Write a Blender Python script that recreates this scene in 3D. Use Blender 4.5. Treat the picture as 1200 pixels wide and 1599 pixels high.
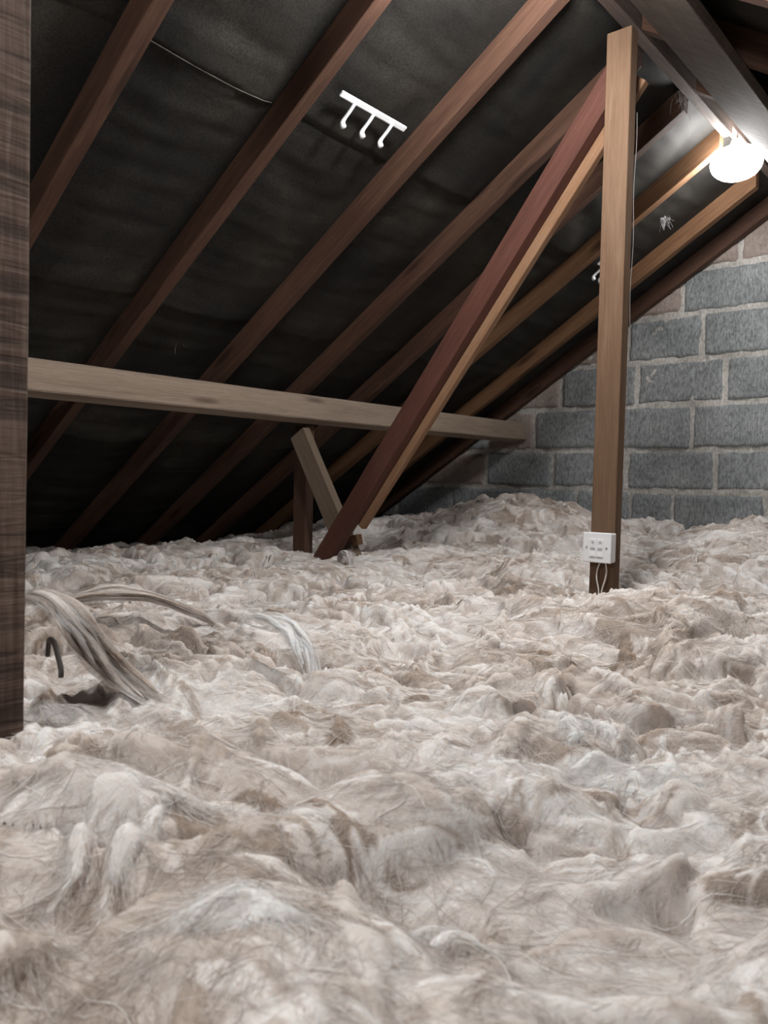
import bpy, bmesh, math, random
import numpy as np
from mathutils import Vector, Matrix

for o in list(bpy.data.objects):
    bpy.data.objects.remove(o)
scene = bpy.context.scene
C = scene.collection
random.seed(4)

# ------------------------------------------------------------------ camera
YAW, PITCH, ROLL = 0.7003, 0.04347, -0.02173
F_PX = 1226.85
fw = Vector((-math.sin(YAW) * math.cos(PITCH), math.cos(YAW) * math.cos(PITCH), -math.sin(PITCH)))
rt = Vector((math.cos(YAW), math.sin(YAW), 0))
dn = fw.cross(rt)
rt2 = math.cos(ROLL) * rt + math.sin(ROLL) * dn
dn2 = -math.sin(ROLL) * rt + math.cos(ROLL) * dn
cam_data = bpy.data.cameras.new('camera')
cam = bpy.data.objects.new('camera', cam_data)
C.objects.link(cam)
m = Matrix.Identity(4)
for i in range(3):
    m[i][0] = rt2[i]
    m[i][1] = -dn2[i]
    m[i][2] = -fw[i]
cam.matrix_world = m
cam_data.sensor_fit = 'VERTICAL'
cam_data.sensor_height = 36
cam_data.lens = F_PX / 1599 * 36
cam_data.clip_start = 0.02
cam_data.dof.use_dof = True
cam_data.dof.focus_distance = 2.4
cam_data.dof.aperture_fstop = 8.9
scene.camera = cam

# ------------------------------------------------------------------ world, exposure
world = bpy.data.worlds.new('world')
scene.world = world
world.use_nodes = True
world.node_tree.nodes['Background'].inputs[0].default_value = (0.55, 0.62, 0.8, 1)
world.node_tree.nodes['Background'].inputs[1].default_value = 0.03
scene.view_settings.view_transform = 'Standard'
scene.view_settings.look = 'None'
scene.view_settings.gamma = 1
scene.view_settings.use_curve_mapping = False
scene.view_settings.exposure = 0.0

LAMP_FAR_STRENGTH = 88.0      # the lit lamp seen under the ridge
LAMP_NEAR_STRENGTH = 225.0    # its twin above the hatch, just out of the frame
LAMP_FILL_STRENGTH = 205.0   # unseen lamp added behind the viewer to brighten the foreground
NEAR_LAMP = (-0.80, 1.50, 1.17)
FILL_LAMP = (-0.48, -0.48, 0.85)
FAR_LAMP = (-0.967, 3.2, 1.235)

# ------------------------------------------------------------------ helpers
def tag(o, label=None, cat=None, group=None, kind=None):
    if label: o['label'] = label
    if cat: o['category'] = cat
    if group: o['group'] = group
    if kind: o['kind'] = kind
    return o

def link(name, me, mat=None, parent=None):
    o = bpy.data.objects.new(name, me)
    C.objects.link(o)
    if mat is not None and len(me.materials) == 0:
        me.materials.append(mat)
    if parent is not None:
        o.parent = parent
    return o

def empty(name, loc, rot=None):
    o = bpy.data.objects.new(name, None)
    o.empty_display_size = 0.05
    C.objects.link(o)
    o.location = loc
    if rot: o.rotation_euler = rot
    return o

def mesh_from(name, verts, faces, mat=None, smooth=False):
    me = bpy.data.meshes.new(name)
    me.from_pydata([tuple(v) for v in verts], [], faces)
    me.update()
    if mat: me.materials.append(mat)
    if smooth:
        me.polygons.foreach_set('use_smooth', [True] * len(me.polygons))
    return me

def bm_mesh(name, bm, mat=None, smooth=False):
    me = bpy.data.meshes.new(name)
    bm.normal_update()
    bm.to_mesh(me); bm.free()
    if mat: me.materials.append(mat)
    if smooth:
        me.polygons.foreach_set('use_smooth', [True] * len(me.polygons))
    return me

def bm_box(bm, cx, cy, cz, sx, sy, sz, bevel=0.0, seg=2):
    r = bmesh.ops.create_cube(bm, size=1.0)
    vs = r['verts']
    for v in vs:
        v.co = Vector((cx + v.co.x * sx, cy + v.co.y * sy, cz + v.co.z * sz))
    if bevel > 0:
        es = list({e for v in vs for e in v.link_edges})
        bmesh.ops.bevel(bm, geom=es, offset=bevel, segments=seg, affect='EDGES', profile=0.5)

def tube_data(path, rad, n=6, base=0):
    """one tube along a list of points; rad a number or list"""
    P = [Vector(p) for p in path]
    V, Fc = [], []
    for i, p in enumerate(P):
        t = (P[min(i + 1, len(P) - 1)] - P[max(i - 1, 0)]).normalized()
        a = t.cross(Vector((0.31, 0.17, 0.93)))
        if a.length < 1e-3: a = t.cross(Vector((1, 0, 0)))
        a.normalize(); b = t.cross(a)
        r = rad[i] if isinstance(rad, (list, tuple)) else rad
        for k in range(n):
            an = 2 * math.pi * k / n
            V.append(p + a * math.cos(an) * r + b * math.sin(an) * r)
    for i in range(len(P) - 1):
        for k in range(n):
            k2 = (k + 1) % n
            Fc.append((base + i * n + k, base + i * n + k2, base + (i + 1) * n + k2, base + (i + 1) * n + k))
    Fc.append(tuple(base + k for k in range(n))[::-1])
    Fc.append(tuple(base + (len(P) - 1) * n + k for k in range(n)))
    return V, Fc

def smooth_path(pts, n=8):
    P = [Vector(p) for p in pts]
    P = [2 * P[0] - P[1]] + P + [2 * P[-1] - P[-2]]
    out = []
    for i in range(1, len(P) - 2):
        for k in range(n):
            t = k / n
            a, b, c, d = P[i - 1], P[i], P[i + 1], P[i + 2]
            out.append(0.5 * ((2 * b) + (-a + c) * t + (2 * a - 5 * b + 4 * c - d) * t * t + (-a + 3 * b - 3 * c + d) * t ** 3))
    out.append(P[-2])
    return out

# ---- numpy gradient noise
_rng = np.random.RandomState(11)
_perm = _rng.permutation(256)
_perm = np.concatenate([_perm, _perm, _perm])
_g = _rng.rand(256) * 2 * np.pi
_gx, _gy = np.cos(_g), np.sin(_g)
def pn(x, y, seed=0):
    x = np.asarray(x, float) + seed * 17.31; y = np.asarray(y, float) + seed * 9.73
    xi = np.floor(x).astype(int); yi = np.floor(y).astype(int)
    xf = x - xi; yf = y - yi
    u = xf * xf * xf * (xf * (xf * 6 - 15) + 10); v = yf * yf * yf * (yf * (yf * 6 - 15) + 10)
    xi &= 255; yi &= 255
    def gr(ix, iy, dx, dy):
        h = _perm[_perm[ix & 255] + (iy & 255)]
        return _gx[h] * dx + _gy[h] * dy
    a = gr(xi, yi, xf, yf); b = gr(xi + 1, yi, xf - 1, yf)
    c = gr(xi, yi + 1, xf, yf - 1); d = gr(xi + 1, yi + 1, xf - 1, yf - 1)
    return (a + u * (b - a)) * (1 - v) + (c + u * (d - c)) * v
def sstep(a, b, x):
    t = np.clip((np.asarray(x, float) - a) / (b - a), 0, 1)
    return t * t * (3 - 2 * t)

# ------------------------------------------------------------------ materials
class NT:
    def __init__(self, name):
        self.m = bpy.data.materials.new(name); self.m.use_nodes = True
        self.t = self.m.node_tree; self.n = self.t.nodes; self.l = self.t.links
        self.b = self.n['Principled BSDF']; self.out = self.n['Material Output']
    def node(self, typ, **kw):
        nd = self.n.new(typ)
        for k, v in kw.items():
            if k in nd.inputs.keys(): nd.inputs[k].default_value = v
            else: setattr(nd, k, v)
        return nd
    def coords(self, scale=(1, 1, 1), kind='Object', rot=(0, 0, 0)):
        tc = self.node('ShaderNodeTexCoord'); mp = self.node('ShaderNodeMapping')
        mp.inputs['Scale'].default_value = scale; mp.inputs['Rotation'].default_value = rot
        self.l.new(tc.outputs[kind], mp.inputs['Vector'])
        return mp.outputs[0]
    def noise(self, vec, scale, detail=4, rough=0.5, dist=0.0):
        nd = self.node('ShaderNodeTexNoise')
        nd.inputs['Scale'].default_value = scale; nd.inputs['Detail'].default_value = detail
        nd.inputs['Roughness'].default_value = rough; nd.inputs['Distortion'].default_value = dist
        self.l.new(vec, nd.inputs['Vector'])
        return nd.outputs['Fac']
    def ramp(self, fac, stops):
        nd = self.node('ShaderNodeValToRGB')
        e = nd.color_ramp.elements
        while len(e) > 1: e.remove(e[-1])
        e[0].position = stops[0][0]; e[0].color = tuple(stops[0][1]) + (1,)
        for p, c in stops[1:]:
            x = e.new(p); x.color = tuple(c) + (1,)
        self.l.new(fac, nd.inputs[0])
        return nd.outputs[0]
    def mix(self, fac, a, b, blend='MIX'):
        nd = self.node('ShaderNodeMix', data_type='RGBA', blend_type=blend)
        if isinstance(fac, (int, float)): nd.inputs[0].default_value = fac
        else: self.l.new(fac, nd.inputs[0])
        for s, i in ((a, 6), (b, 7)):
            if isinstance(s, tuple): nd.inputs[i].default_value = s + (1,) if len(s) == 3 else s
            else: self.l.new(s, nd.inputs[i])
        return nd.outputs[2]
    def math(self, op, a, b=None, c=None):
        nd = self.node('ShaderNodeMath', operation=op)
        for i, s in enumerate((a, b, c)):
            if s is None: continue
            if isinstance(s, (int, float)): nd.inputs[i].default_value = s
            else: self.l.new(s, nd.inputs[i])
        return nd.outputs[0]
    def bump(self, h, strength, dist):
        nd = self.node('ShaderNodeBump')
        nd.inputs['Strength'].default_value = strength; nd.inputs['Distance'].default_value = dist
        self.l.new(h, nd.inputs['Height']); self.l.new(nd.outputs[0], self.b.inputs['Normal'])
    def base(self, c): 
        if isinstance(c, tuple): self.b.inputs['Base Color'].default_value = c + (1,)
        else: self.l.new(c, self.b.inputs['Base Color'])
    def rough(self, r, spec=0.3):
        self.b.inputs['Roughness'].default_value = r
        self.b.inputs['Specular IOR Level'].default_value = spec

def wood(name, dark, mid, light, rough=0.75, knots=True, seed=0.0, saw=0.0, sawbump=0.0):
    k = NT(name)
    tc = k.node('ShaderNodeTexCoord')
    oi = k.node('ShaderNodeObjectInfo')
    # every timber gets its own stretch of grain
    off = k.node('ShaderNodeVectorMath', operation='ADD')
    comb = k.node('ShaderNodeCombineXYZ')
    rnd = k.math('MULTIPLY', oi.outputs['Random'], 37.0)
    k.l.new(rnd, comb.inputs[0]); k.l.new(rnd, comb.inputs[1]); comb.inputs[2].default_value = seed
    k.l.new(tc.outputs['Object'], off.inputs[0]); k.l.new(comb.outputs[0], off.inputs[1])
    def mp(s):
        nd = k.node('ShaderNodeMapping'); nd.inputs['Scale'].default_value = s
        k.l.new(off.outputs[0], nd.inputs['Vector']); return nd.outputs[0]
    grain = k.noise(mp((2.0, 45, 45)), 3.0, 6, 0.65, 0.6)
    broad = k.noise(mp((1.1, 9, 9)), 1.6, 3, 0.5, 0.8)
    fine = k.noise(mp((14, 260, 260)), 2.0, 3, 0.6)
    f = k.math('ADD', k.math('MULTIPLY', grain, 0.55), k.math('MULTIPLY', broad, 0.45))
    col = k.ramp(f, [(0.30, dark), (0.5, mid), (0.70, light)])
    col = k.mix(0.35, col, k.ramp(fine, [(0.3, (0.55, 0.55, 0.55)), (0.6, (1, 1, 1))]), 'MULTIPLY')
    if knots:
        vo = k.node('ShaderNodeTexVoronoi'); vo.inputs['Scale'].default_value = 1.0
        k.l.new(mp((2.2, 11, 11)), vo.inputs['Vector'])
        kn = k.ramp(vo.outputs['Distance'], [(0.10, (0.35, 0.3, 0.27)), (0.2, (1, 1, 1))])
        col = k.mix(0.8, col, kn, 'MULTIPLY')
    if saw > 0:
        sw = k.noise(mp((55, 5, 5)), 1.0, 3, 0.6, 0.5)
        col = k.mix(saw, col, k.ramp(sw, [(0.42, (0.35, 0.33, 0.31)), (0.52, (1, 1, 1))]), 'MULTIPLY')
        h = k.math('ADD', k.math('MULTIPLY', sw, sawbump), grain)
    else:
        h = k.math('ADD', grain, k.math('MULTIPLY', fine, 0.5))
    k.base(col); k.rough(rough)
    k.bump(h, 0.5, 0.0025)
    return k.m

M = {}
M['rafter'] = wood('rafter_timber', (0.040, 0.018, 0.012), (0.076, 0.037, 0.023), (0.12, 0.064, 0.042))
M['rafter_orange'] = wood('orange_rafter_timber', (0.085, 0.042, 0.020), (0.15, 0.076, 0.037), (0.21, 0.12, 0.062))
M['purlin'] = wood('pale_grey_timber', (0.19, 0.14, 0.105), (0.28, 0.215, 0.165), (0.35, 0.285, 0.225))
M['post'] = wood('post_timber', (0.10, 0.054, 0.030), (0.145, 0.085, 0.050), (0.19, 0.12, 0.076))
M['brace'] = wood('red_brown_timber', (0.06, 0.022, 0.015), (0.10, 0.038, 0.027), (0.14, 0.06, 0.044), knots=False)
M['lath'] = wood('pale_orange_timber', (0.17, 0.088, 0.045), (0.24, 0.13, 0.072), (0.30, 0.185, 0.11), knots=False)
M['strut'] = wood('pale_strut_timber', (0.12, 0.082, 0.056), (0.17, 0.125, 0.09), (0.22, 0.165, 0.125), knots=False)
M['ridge'] = wood('dark_ridge_timber', (0.05, 0.032, 0.026), (0.10, 0.07, 0.058), (0.2, 0.15, 0.12))
M['plank'] = wood('grey_brown_timber', (0.055, 0.040, 0.031), (0.082, 0.063, 0.050), (0.115, 0.092, 0.075), saw=0.3, sawbump=1.0)
M['rough'] = wood('rough_sawn_timber', (0.050, 0.028, 0.022), (0.10, 0.064, 0.050), (0.19, 0.14, 0.11), saw=0.75, sawbump=4.0, knots=False)

def make_felt():
    k = NT('roofing_felt')
    v = k.coords()
    n1 = k.noise(v, 3.0, 5, 0.6, 0.3)
    n2 = k.noise(v, 170, 4, 0.8)
    n3 = k.noise(k.coords((1, 14, 1)), 60, 3, 0.6)
    col = k.ramp(n1, [(0.3, (0.009, 0.0086, 0.0083)), (0.55, (0.021, 0.019, 0.0162)), (0.75, (0.044, 0.040, 0.032))])
    col = k.mix(0.5, col, k.ramp(n2, [(0.38, (0.15, 0.15, 0.15)), (0.62, (1.8, 1.8, 1.8))]), 'MULTIPLY')
    k.base(col); k.rough(0.7, 0.25)
    h = k.math('ADD', n2, k.math('MULTIPLY', n3, 0.7))
    k.bump(h, 0.6, 0.0016)
    return k.m
M['felt'] = make_felt()

def make_block(name, cols, speck=1.0):
    k = NT(name)
    v = k.coords(); 
    n1 = k.noise(v, 4.5, 4, 0.6)
    n2 = k.noise(k.coords((1, 1, 0.35)), 120, 4, 0.75)
    n3 = k.noise(v, 22, 4, 0.6, 0.4)
    col = k.ramp(n1, [(0.3, cols[0]), (0.5, cols[1]), (0.7, cols[2])])
    col = k.mix(0.75 * speck, col, k.ramp(n2, [(0.36, (0.42, 0.42, 0.42)), (0.52, (1, 1, 1)), (0.68, (1.5, 1.5, 1.5))]), 'MULTIPLY')
    col = k.mix(0.5, col, k.ramp(n3, [(0.28, (0.45, 0.45, 0.45)), (0.42, (1, 1, 1))]), 'MULTIPLY')
    k.base(col); k.rough(0.95, 0.1)
    k.bump(k.math('ADD', n2, n3), 0.8, 0.004)
    return k.m
M['block'] = make_block('concrete_block', ((0.225, 0.243, 0.25), (0.29, 0.31, 0.317), (0.36, 0.38, 0.388)))
M['pink'] = make_block('pink_brick', ((0.30, 0.245, 0.215), (0.36, 0.30, 0.27), (0.42, 0.365, 0.33)), 0.5)
M['mortar'] = make_block('mortar', ((0.36, 0.345, 0.32), (0.54, 0.52, 0.49), (0.68, 0.65, 0.62)), 0.7)

def plain(name, col, rough=0.5, spec=0.4, emit=None, strength=0):
    k = NT(name); k.base(col); k.rough(rough, spec)
    if emit:
        k.b.inputs['Emission Color'].default_value = emit + (1,)
        k.b.inputs['Emission Strength'].default_value = strength
    else:
        n = k.noise(k.coords(), 60, 3, 0.6)
        k.base(k.mix(n, tuple(c * 0.93 for c in col), tuple(min(1, c * 1.04) for c in col)))
    return k.m
M['white'] = plain('white_plastic', (0.80, 0.81, 0.83), 0.35)
M['shutter'] = plain('grey_plastic', (0.42, 0.43, 0.45), 0.45)
M['labelwhite'] = plain('label_window', (0.9, 0.91, 0.93), 0.2)
M['hook'] = plain('white_hook_plastic', (0.82, 0.84, 0.86), 0.4)
M['screw'] = plain('screw_metal', (0.35, 0.34, 0.32), 0.4)
M['cable'] = plain('cable_sheath', (0.62, 0.58, 0.54), 0.5)
M['greywire'] = plain('dull_grey_wire', (0.16, 0.15, 0.145), 0.6)
M['darkroot'] = plain('black_flex', (0.02, 0.014, 0.012), 0.6)
M['plaster'] = plain('plasterboard', (0.5, 0.46, 0.42), 0.9, 0.1)
M['cobweb'] = plain('cobweb', (0.34, 0.35, 0.36), 0.9, 0.1)

# ------------------------------------------------------------------ roof geometry (shared numbers)
T = 0.6435                       # pitch
TH = math.atan(T)
X0 = -3.03                       # rafter undersides: z = T (x - X0) on the left slope
RX = -0.98                       # ridge centre line
US = Vector((math.cos(TH), 0, math.sin(TH)))    # up the left slope
NS = Vector((-math.sin(TH), 0, math.cos(TH)))   # outwards
FELT = 0.078                     # felt above the rafter undersides
YB = -0.9                        # how far the roof runs behind the camera
YG = 4.05                        # inner face of the gable

# ------------------------------------------------------------------ felt lining
def felt_sheet(name, side):
    us = US if side < 0 else Vector((-US.x, 0, US.z))
    ns = NS if side < 0 else Vector((-NS.x, 0, NS.z))
    ridge_p = Vector((RX, 0, T * (RX - X0)))
    L = 3.6 if side < 0 else 2.6
    nu, nv = (330, 330) if side < 0 else (160, 160)
    U = np.linspace(-0.02, L, nu); V = np.linspace(YB, YG + 0.02, nv)
    uu, vv = np.meshgrid(U, V, indexing='ij')
    ry = np.array(RAFTER_Y if side < 0 else [1.77, 2.208, 2.66])
    # sag between neighbouring rafters
    d = np.min(np.abs(vv[..., None] - (ry + 0.021)[None, None]), axis=2)
    sag = sstep(0.02, 0.2, d) * 0.016
    rip = pn(uu * 11 + pn(uu * 3, vv * 2, 4) * 1.2, vv * 1.3, 2) * 0.010 * sstep(0.02, 0.14, d)
    rip += pn(uu * 26, vv * 3.1, 3) * 0.004 * sstep(0.02, 0.1, d)
    rip += pn(uu * 5, vv * 5, 8) * 0.006 * sstep(0.02, 0.14, d)
    # laps of the felt courses: lower edge of each sheet hangs a little proud
    lap = np.zeros_like(uu)
    for lu in LAPS:
        q = uu + pn(vv * 2.2, vv * 0 + lu, 5) * 0.03 - lu
        lap += np.where(q < 0, sstep(-0.16, 0.0, q) * 0.011, 0)
    h = FELT - 0.004 - np.clip(sag + rip + lap * sstep(0.015, 0.06, d), -0.004, 0.05)
    pos = (np.array(ridge_p)[None, None] - np.array(us)[None, None] * uu[..., None]
           + np.array(ns)[None, None] * h[..., None])
    pos[..., 1] = vv
    # a thickness: second skin 4 mm outwards
    top = pos + np.array(ns)[None, None] * 0.03
    n = nu * nv
    verts = np.concatenate([pos.reshape(-1, 3), top.reshape(-1, 3)])
    idx = np.arange(n).reshape(nu, nv)
    q = np.stack([idx[:-1, :-1], idx[1:, :-1], idx[1:, 1:], idx[:-1, 1:]], -1).reshape(-1, 4)
    q2 = q[:, ::-1] + n
    rim = []
    e = [idx[0, :], idx[-1, :][::-1], idx[:, 0][::-1], idx[:, -1]]
    for a in e:
        for i in range(len(a) - 1):
            rim.append((a[i], a[i + 1], a[i + 1] + n, a[i] + n))
    faces = q.tolist() + q2.tolist() + [tuple(int(x) for x in r) for r in rim]
    me = mesh_from(name, verts.tolist(), faces, M['felt'], True)
    return tag(link(name, me), kind='structure')

RAFTER_Y = [0.49, 0.97, 1.432, 1.910, 2.372, 2.772, 3.165, 3.66, 3.995]
LAPS = [0.72, 1.50, 2.28, 3.05]
left_felt = felt_sheet('ceiling', -1)
tag(left_felt, 'black roofing felt lining the left roof slope between the rafters')
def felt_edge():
    # pale strip along the lap of the upper felt course, one bay only
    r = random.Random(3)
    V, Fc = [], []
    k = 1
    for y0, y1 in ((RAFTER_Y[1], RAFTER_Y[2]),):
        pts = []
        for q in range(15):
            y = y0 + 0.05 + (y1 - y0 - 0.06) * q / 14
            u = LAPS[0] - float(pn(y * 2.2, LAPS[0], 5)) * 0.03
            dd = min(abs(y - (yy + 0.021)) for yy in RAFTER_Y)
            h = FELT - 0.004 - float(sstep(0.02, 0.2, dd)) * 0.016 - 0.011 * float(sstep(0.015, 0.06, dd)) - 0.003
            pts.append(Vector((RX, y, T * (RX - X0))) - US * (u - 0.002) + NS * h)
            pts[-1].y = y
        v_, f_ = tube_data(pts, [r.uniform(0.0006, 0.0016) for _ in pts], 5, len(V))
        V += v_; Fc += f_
    o = link('felt_edge', mesh_from('felt_edge', V, Fc, plain('pale_felt_strip', (0.11, 0.105, 0.095), 0.9, 0.1)), None, left_felt)
    o['label'] = 'thin pale strip along the felt lap'
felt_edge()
right_felt = felt_sheet('ceiling', 1)
tag(right_felt, 'dark roofing felt on the right roof slope beyond the ridge')

# ------------------------------------------------------------------ gable wall of concrete blocks
def gable():
    rnd = random.Random(7)
    bm = bmesh.new()
    # backing of mortar: rough sheet
    def roofz(x):
        return (T * (x - X0) if x < RX else T * (2 * RX - X0 - x)) + FELT / math.cos(TH) - 0.004
    courses = [(-0.50, -0.272), (-0.268, -0.040), (-0.036, 0.173), (0.177, 0.405), (0.409, 0.633),
               (0.637, 0.863), (0.867, 1.085), (1.089, 1.30), (1.304, 1.47)]
    joints = [
        [-3.70, -3.25, -2.80, -2.35, -1.90, -1.45, -1.0, -0.55, -0.1, 0.35, 0.8, 1.3],
        [-3.60, -3.30, -2.861, -2.40, -2.02, -1.702, -1.475, -1.03, -0.58, -0.13, 0.32, 0.77, 1.3],
        [-3.40, -3.07, -2.616, -2.167, -1.727, -1.27, -0.83, -0.38, 0.07, 0.52, 0.97, 1.3],
        [-2.95, -2.61, -2.287, -1.845, -1.395, -0.945, -0.50, -0.05, 0.40, 0.85],
        [-2.50, -2.127, -1.687, -1.238, -0.79, -0.34, 0.11, 0.56],
        [-2.15, -1.744, -1.354, -0.90, -0.45, 0.0, 0.4],
        [-1.80, -1.466, -1.01, -0.56, -0.12],
        [-1.50, -1.19, -0.97, -0.75, -0.45],
        [-1.20, -0.98, -0.76],
    ]
    pinks = {3: (-2.61,), 2: (-3.07,), 4: (-2.50,), 5: (-2.15,), 6: (-1.80,), 7: (-1.50, -1.19, -0.97, -0.75), 8: (-1.2, -0.98)}
    faces_mat = []
    for ci, (z0, z1) in enumerate(courses):
        J = joints[ci]
        for a, b in zip(J[:-1], J[1:]):
            pink = any(abs(a - p) < 1e-6 for p in pinks.get(ci, ()))
            g = 0.0062
            x0, x1 = a + g + rnd.uniform(-.002, .003), b - g + rnd.uniform(-.003, .002)
            za, zb = z0 + g + rnd.uniform(-.003, .003), z1 - g + rnd.uniform(-.004, .003)
            if min(za, zb) > max(roofz(x0), roofz(x1)) + 0.02 and not (x0 < RX < x1): continue
            dy = rnd.uniform(-0.004, 0.006)
            before = len(bm.faces)
            # block face as a fine grid so that its edges can be worn
            nx = max(4, int((x1 - x0) / 0.012)); nz = max(4, int((zb - za) / 0.012))
            grid = []
            tilt = rnd.uniform(-0.006, 0.006)
            for i in range(nx + 1):
                col = []
                for j in range(nz + 1):
                    u, w = i / nx, j / nz
                    x = x0 + (x1 - x0) * u; z = za + (zb - za) * w + tilt * (u - .5)
                    ed = min(i, nx - i, j, nz - j)
                    ex = float(pn(x * 18, z * 18, ci)) * 0.008
                    ez = float(pn(x * 18, z * 18, ci + 20)) * 0.008
                    y = YG + dy + float(pn(x * 25, z * 25, 40)) * 0.003
                    if ed == 0: y += 0.024; 
                    elif ed == 1: y += 0.001
                    if ed <= 1: x += ex; z += ez
                    z = min(z, roofz(x))
                    col.append(bm.verts.new((x, y, z)))
                grid.append(col)
            for i in range(nx):
                for j in range(nz):
                    q = (grid[i][j], grid[i + 1][j], grid[i + 1][j + 1], grid[i][j + 1])
                    if max(v.co.z for v in q) - min(v.co.z for v in q) < 1e-5: continue
                    f = bm.faces.new(q)
                    f.material_index = 1 if pink else 0
                    f.smooth = True
    # mortar bed: grid just behind the block faces, squeezed out in places
    NX, NZ = 420, 190
    gx = np.linspace(-3.75, 1.35, NX); gz = np.linspace(-0.5, 1.47, NZ)
    X, Z = np.meshgrid(gx, gz, indexing='ij')
    Yg = YG + 0.013 + pn(X * 7, Z * 7, 31) * 0.014 + pn(X * 34, Z * 34, 32) * 0.008
    ok = {}
    def mv(i, j):
        if (i, j) not in ok:
            ok[(i, j)] = bm.verts.new((gx[i], Yg[i, j], min(gz[j], roofz(gx[i]))))
        return ok[(i, j)]
    for i in range(NX - 1):
        for j in range(NZ - 1):
            if gz[j] > max(roofz(gx[i]), roofz(gx[i + 1])): continue
            f = bm.faces.new((mv(i, j), mv(i + 1, j), mv(i + 1, j + 1), mv(i, j + 1)))
            f.material_index = 2; f.smooth = True
    # solid body behind
    outline = [(-3.75, -0.5), (1.35, -0.5)]
    xs = np.linspace(1.35, -3.75, 60)
    outline += [(x, max(-0.49, roofz(x))) for x in xs]
    def ring(y): return [bm.verts.new((x, y, z)) for x, z in outline]
    r1, r2 = ring(YG + 0.03), ring(YG + 0.13)
    f = bm.faces.new(r1); f.material_index = 2
    f = bm.faces.new(r2[::-1]); f.material_index = 2
    for i in range(len(outline)):
        j = (i + 1) % len(outline)
        f = bm.faces.new((r1[i], r2[i], r2[j], r1[j])); f.material_index = 2
    me = bm_mesh('wall_gable', bm)
    for k in ('block', 'pink', 'mortar'): me.materials.append(M[k])
    o = link('wall_gable', me)
    return tag(o, 'grey concrete block gable wall with rough mortar joints', kind='structure')
gable()

# plasterboard under the wool
bm = bmesh.new(); bm_box(bm, -1.2, 1.56, -0.515, 5.1, 4.98, 0.03)
tag(link('floor', bm_mesh('floor', bm, M['plaster'])), kind='structure')

# ------------------------------------------------------------------ timbers
def timber(name, p0, p1, depth_dir, depth, width, mat, parent=None, shear0=0.0, shear1=0.0, seed=1, wobble=0.0010, bevel=0.002):
    """p0,p1: centre line ends. depth_dir: direction of the depth side. Local X runs along the timber."""
    p0, p1 = Vector(p0), Vector(p1)
    X = (p1 - p0); L = X.length; X.normalize()
    Zd = Vector(depth_dir); Zd = (Zd - X * Zd.dot(X)).normalized()
    Yd = Zd.cross(X)
    n = max(6, int(L / 0.05))
    rnd = random.Random(seed)
    # section with small chamfers
    c = bevel
    sec = []
    hy, hz = width / 2, depth / 2
    for sy, sz in ((1, 1), (-1, 1), (-1, -1), (1, -1)):
        a = (sy * (hy - c), sz * hz); b = (sy * hy, sz * (hz - c))
        if sy * sz > 0: sec += [b, a]
        else: sec += [a, b]
    V, Fc = [], []
    m_ = len(sec)
    ph = [rnd.uniform(0, 50) for _ in range(2)]
    for i in range(n + 1):
        s = i / n
        by = wobble * math.sin(s * 5 + ph[0]); bz = wobble * math.sin(s * 4 + ph[1])
        for (y, z) in sec:
            sh = (shear0 * (1 - s) ** 200 if i else shear0) if s < 0.5 else (shear1 if i == n else 0)
            jy = float(pn(s * L * 9 + ph[0], y * 60 + z * 40, seed)) * wobble * 0.35
            jz = float(pn(s * L * 9 + ph[1], y * 50 - z * 60, seed + 3)) * wobble * 0.35
            V.append((s * L + (shear0 * z if i == 0 else shear1 * z if i == n else 0), y + by + jy, z + bz + jz))
    for i in range(n):
        for k in range(m_):
            k2 = (k + 1) % m_
            Fc.append((i * m_ + k, i * m_ + k2, (i + 1) * m_ + k2, (i + 1) * m_ + k))
    Fc.append(tuple(range(m_))[::-1]); Fc.append(tuple(n * m_ + k for k in range(m_)))
    me = mesh_from(name, V, Fc, mat)
    bmx = bmesh.new(); bmx.from_mesh(me); bmesh.ops.recalc_face_normals(bmx, faces=bmx.faces); bmx.to_mesh(me); bmx.free()
    o = link(name, me, None, parent)
    mm = Matrix.Identity(4)
    for i in range(3):
        mm[i][0], mm[i][1], mm[i][2], mm[i][3] = X[i], Yd[i], Zd[i], p0[i]
    o.matrix_world = mm
    return o

RAFTER_TEXT = {
    0: None,
    1: 'dark brown rafter nearest the rough left post, highest in the picture corner',
    2: 'brown rafter running up just left of the near white hook rail',
    3: 'brown rafter running up just right of the near white hook rail',
    4: 'dim brown rafter that meets the post top behind the red brace',
    5: 'brown rafter crossing behind the middle of the red brace, first one beyond it',
    6: 'dark rafter with bright orange underside left of the far hook rail',
    7: 'orange lit rafter, second from the block gable wall',
    8: 'brown rafter lying along the top of the block gable wall',
}
for i, y in enumerate(RAFTER_Y):
    if i == 0: continue
    w = 0.042
    yc = y + w / 2
    xe = -3.72; xr = -1.0
    mid = 0.0375
    def P(x):  # centre line point whose underside is at x
        return Vector((x, yc, T * (x - X0))) + NS * mid
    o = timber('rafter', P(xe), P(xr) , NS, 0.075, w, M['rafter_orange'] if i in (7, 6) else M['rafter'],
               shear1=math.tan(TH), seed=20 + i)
    tag(o, RAFTER_TEXT[i], 'rafter', 'rafters of the left roof slope')
RT = {1.77: 'rafter stub in the top right corner of the roof, nearest on that side',
      2.208: 'orange-brown rafter on the right slope behind the wide grey plank',
      2.66: 'dark rafter on the right slope, first one past the orange-brown one'}
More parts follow.
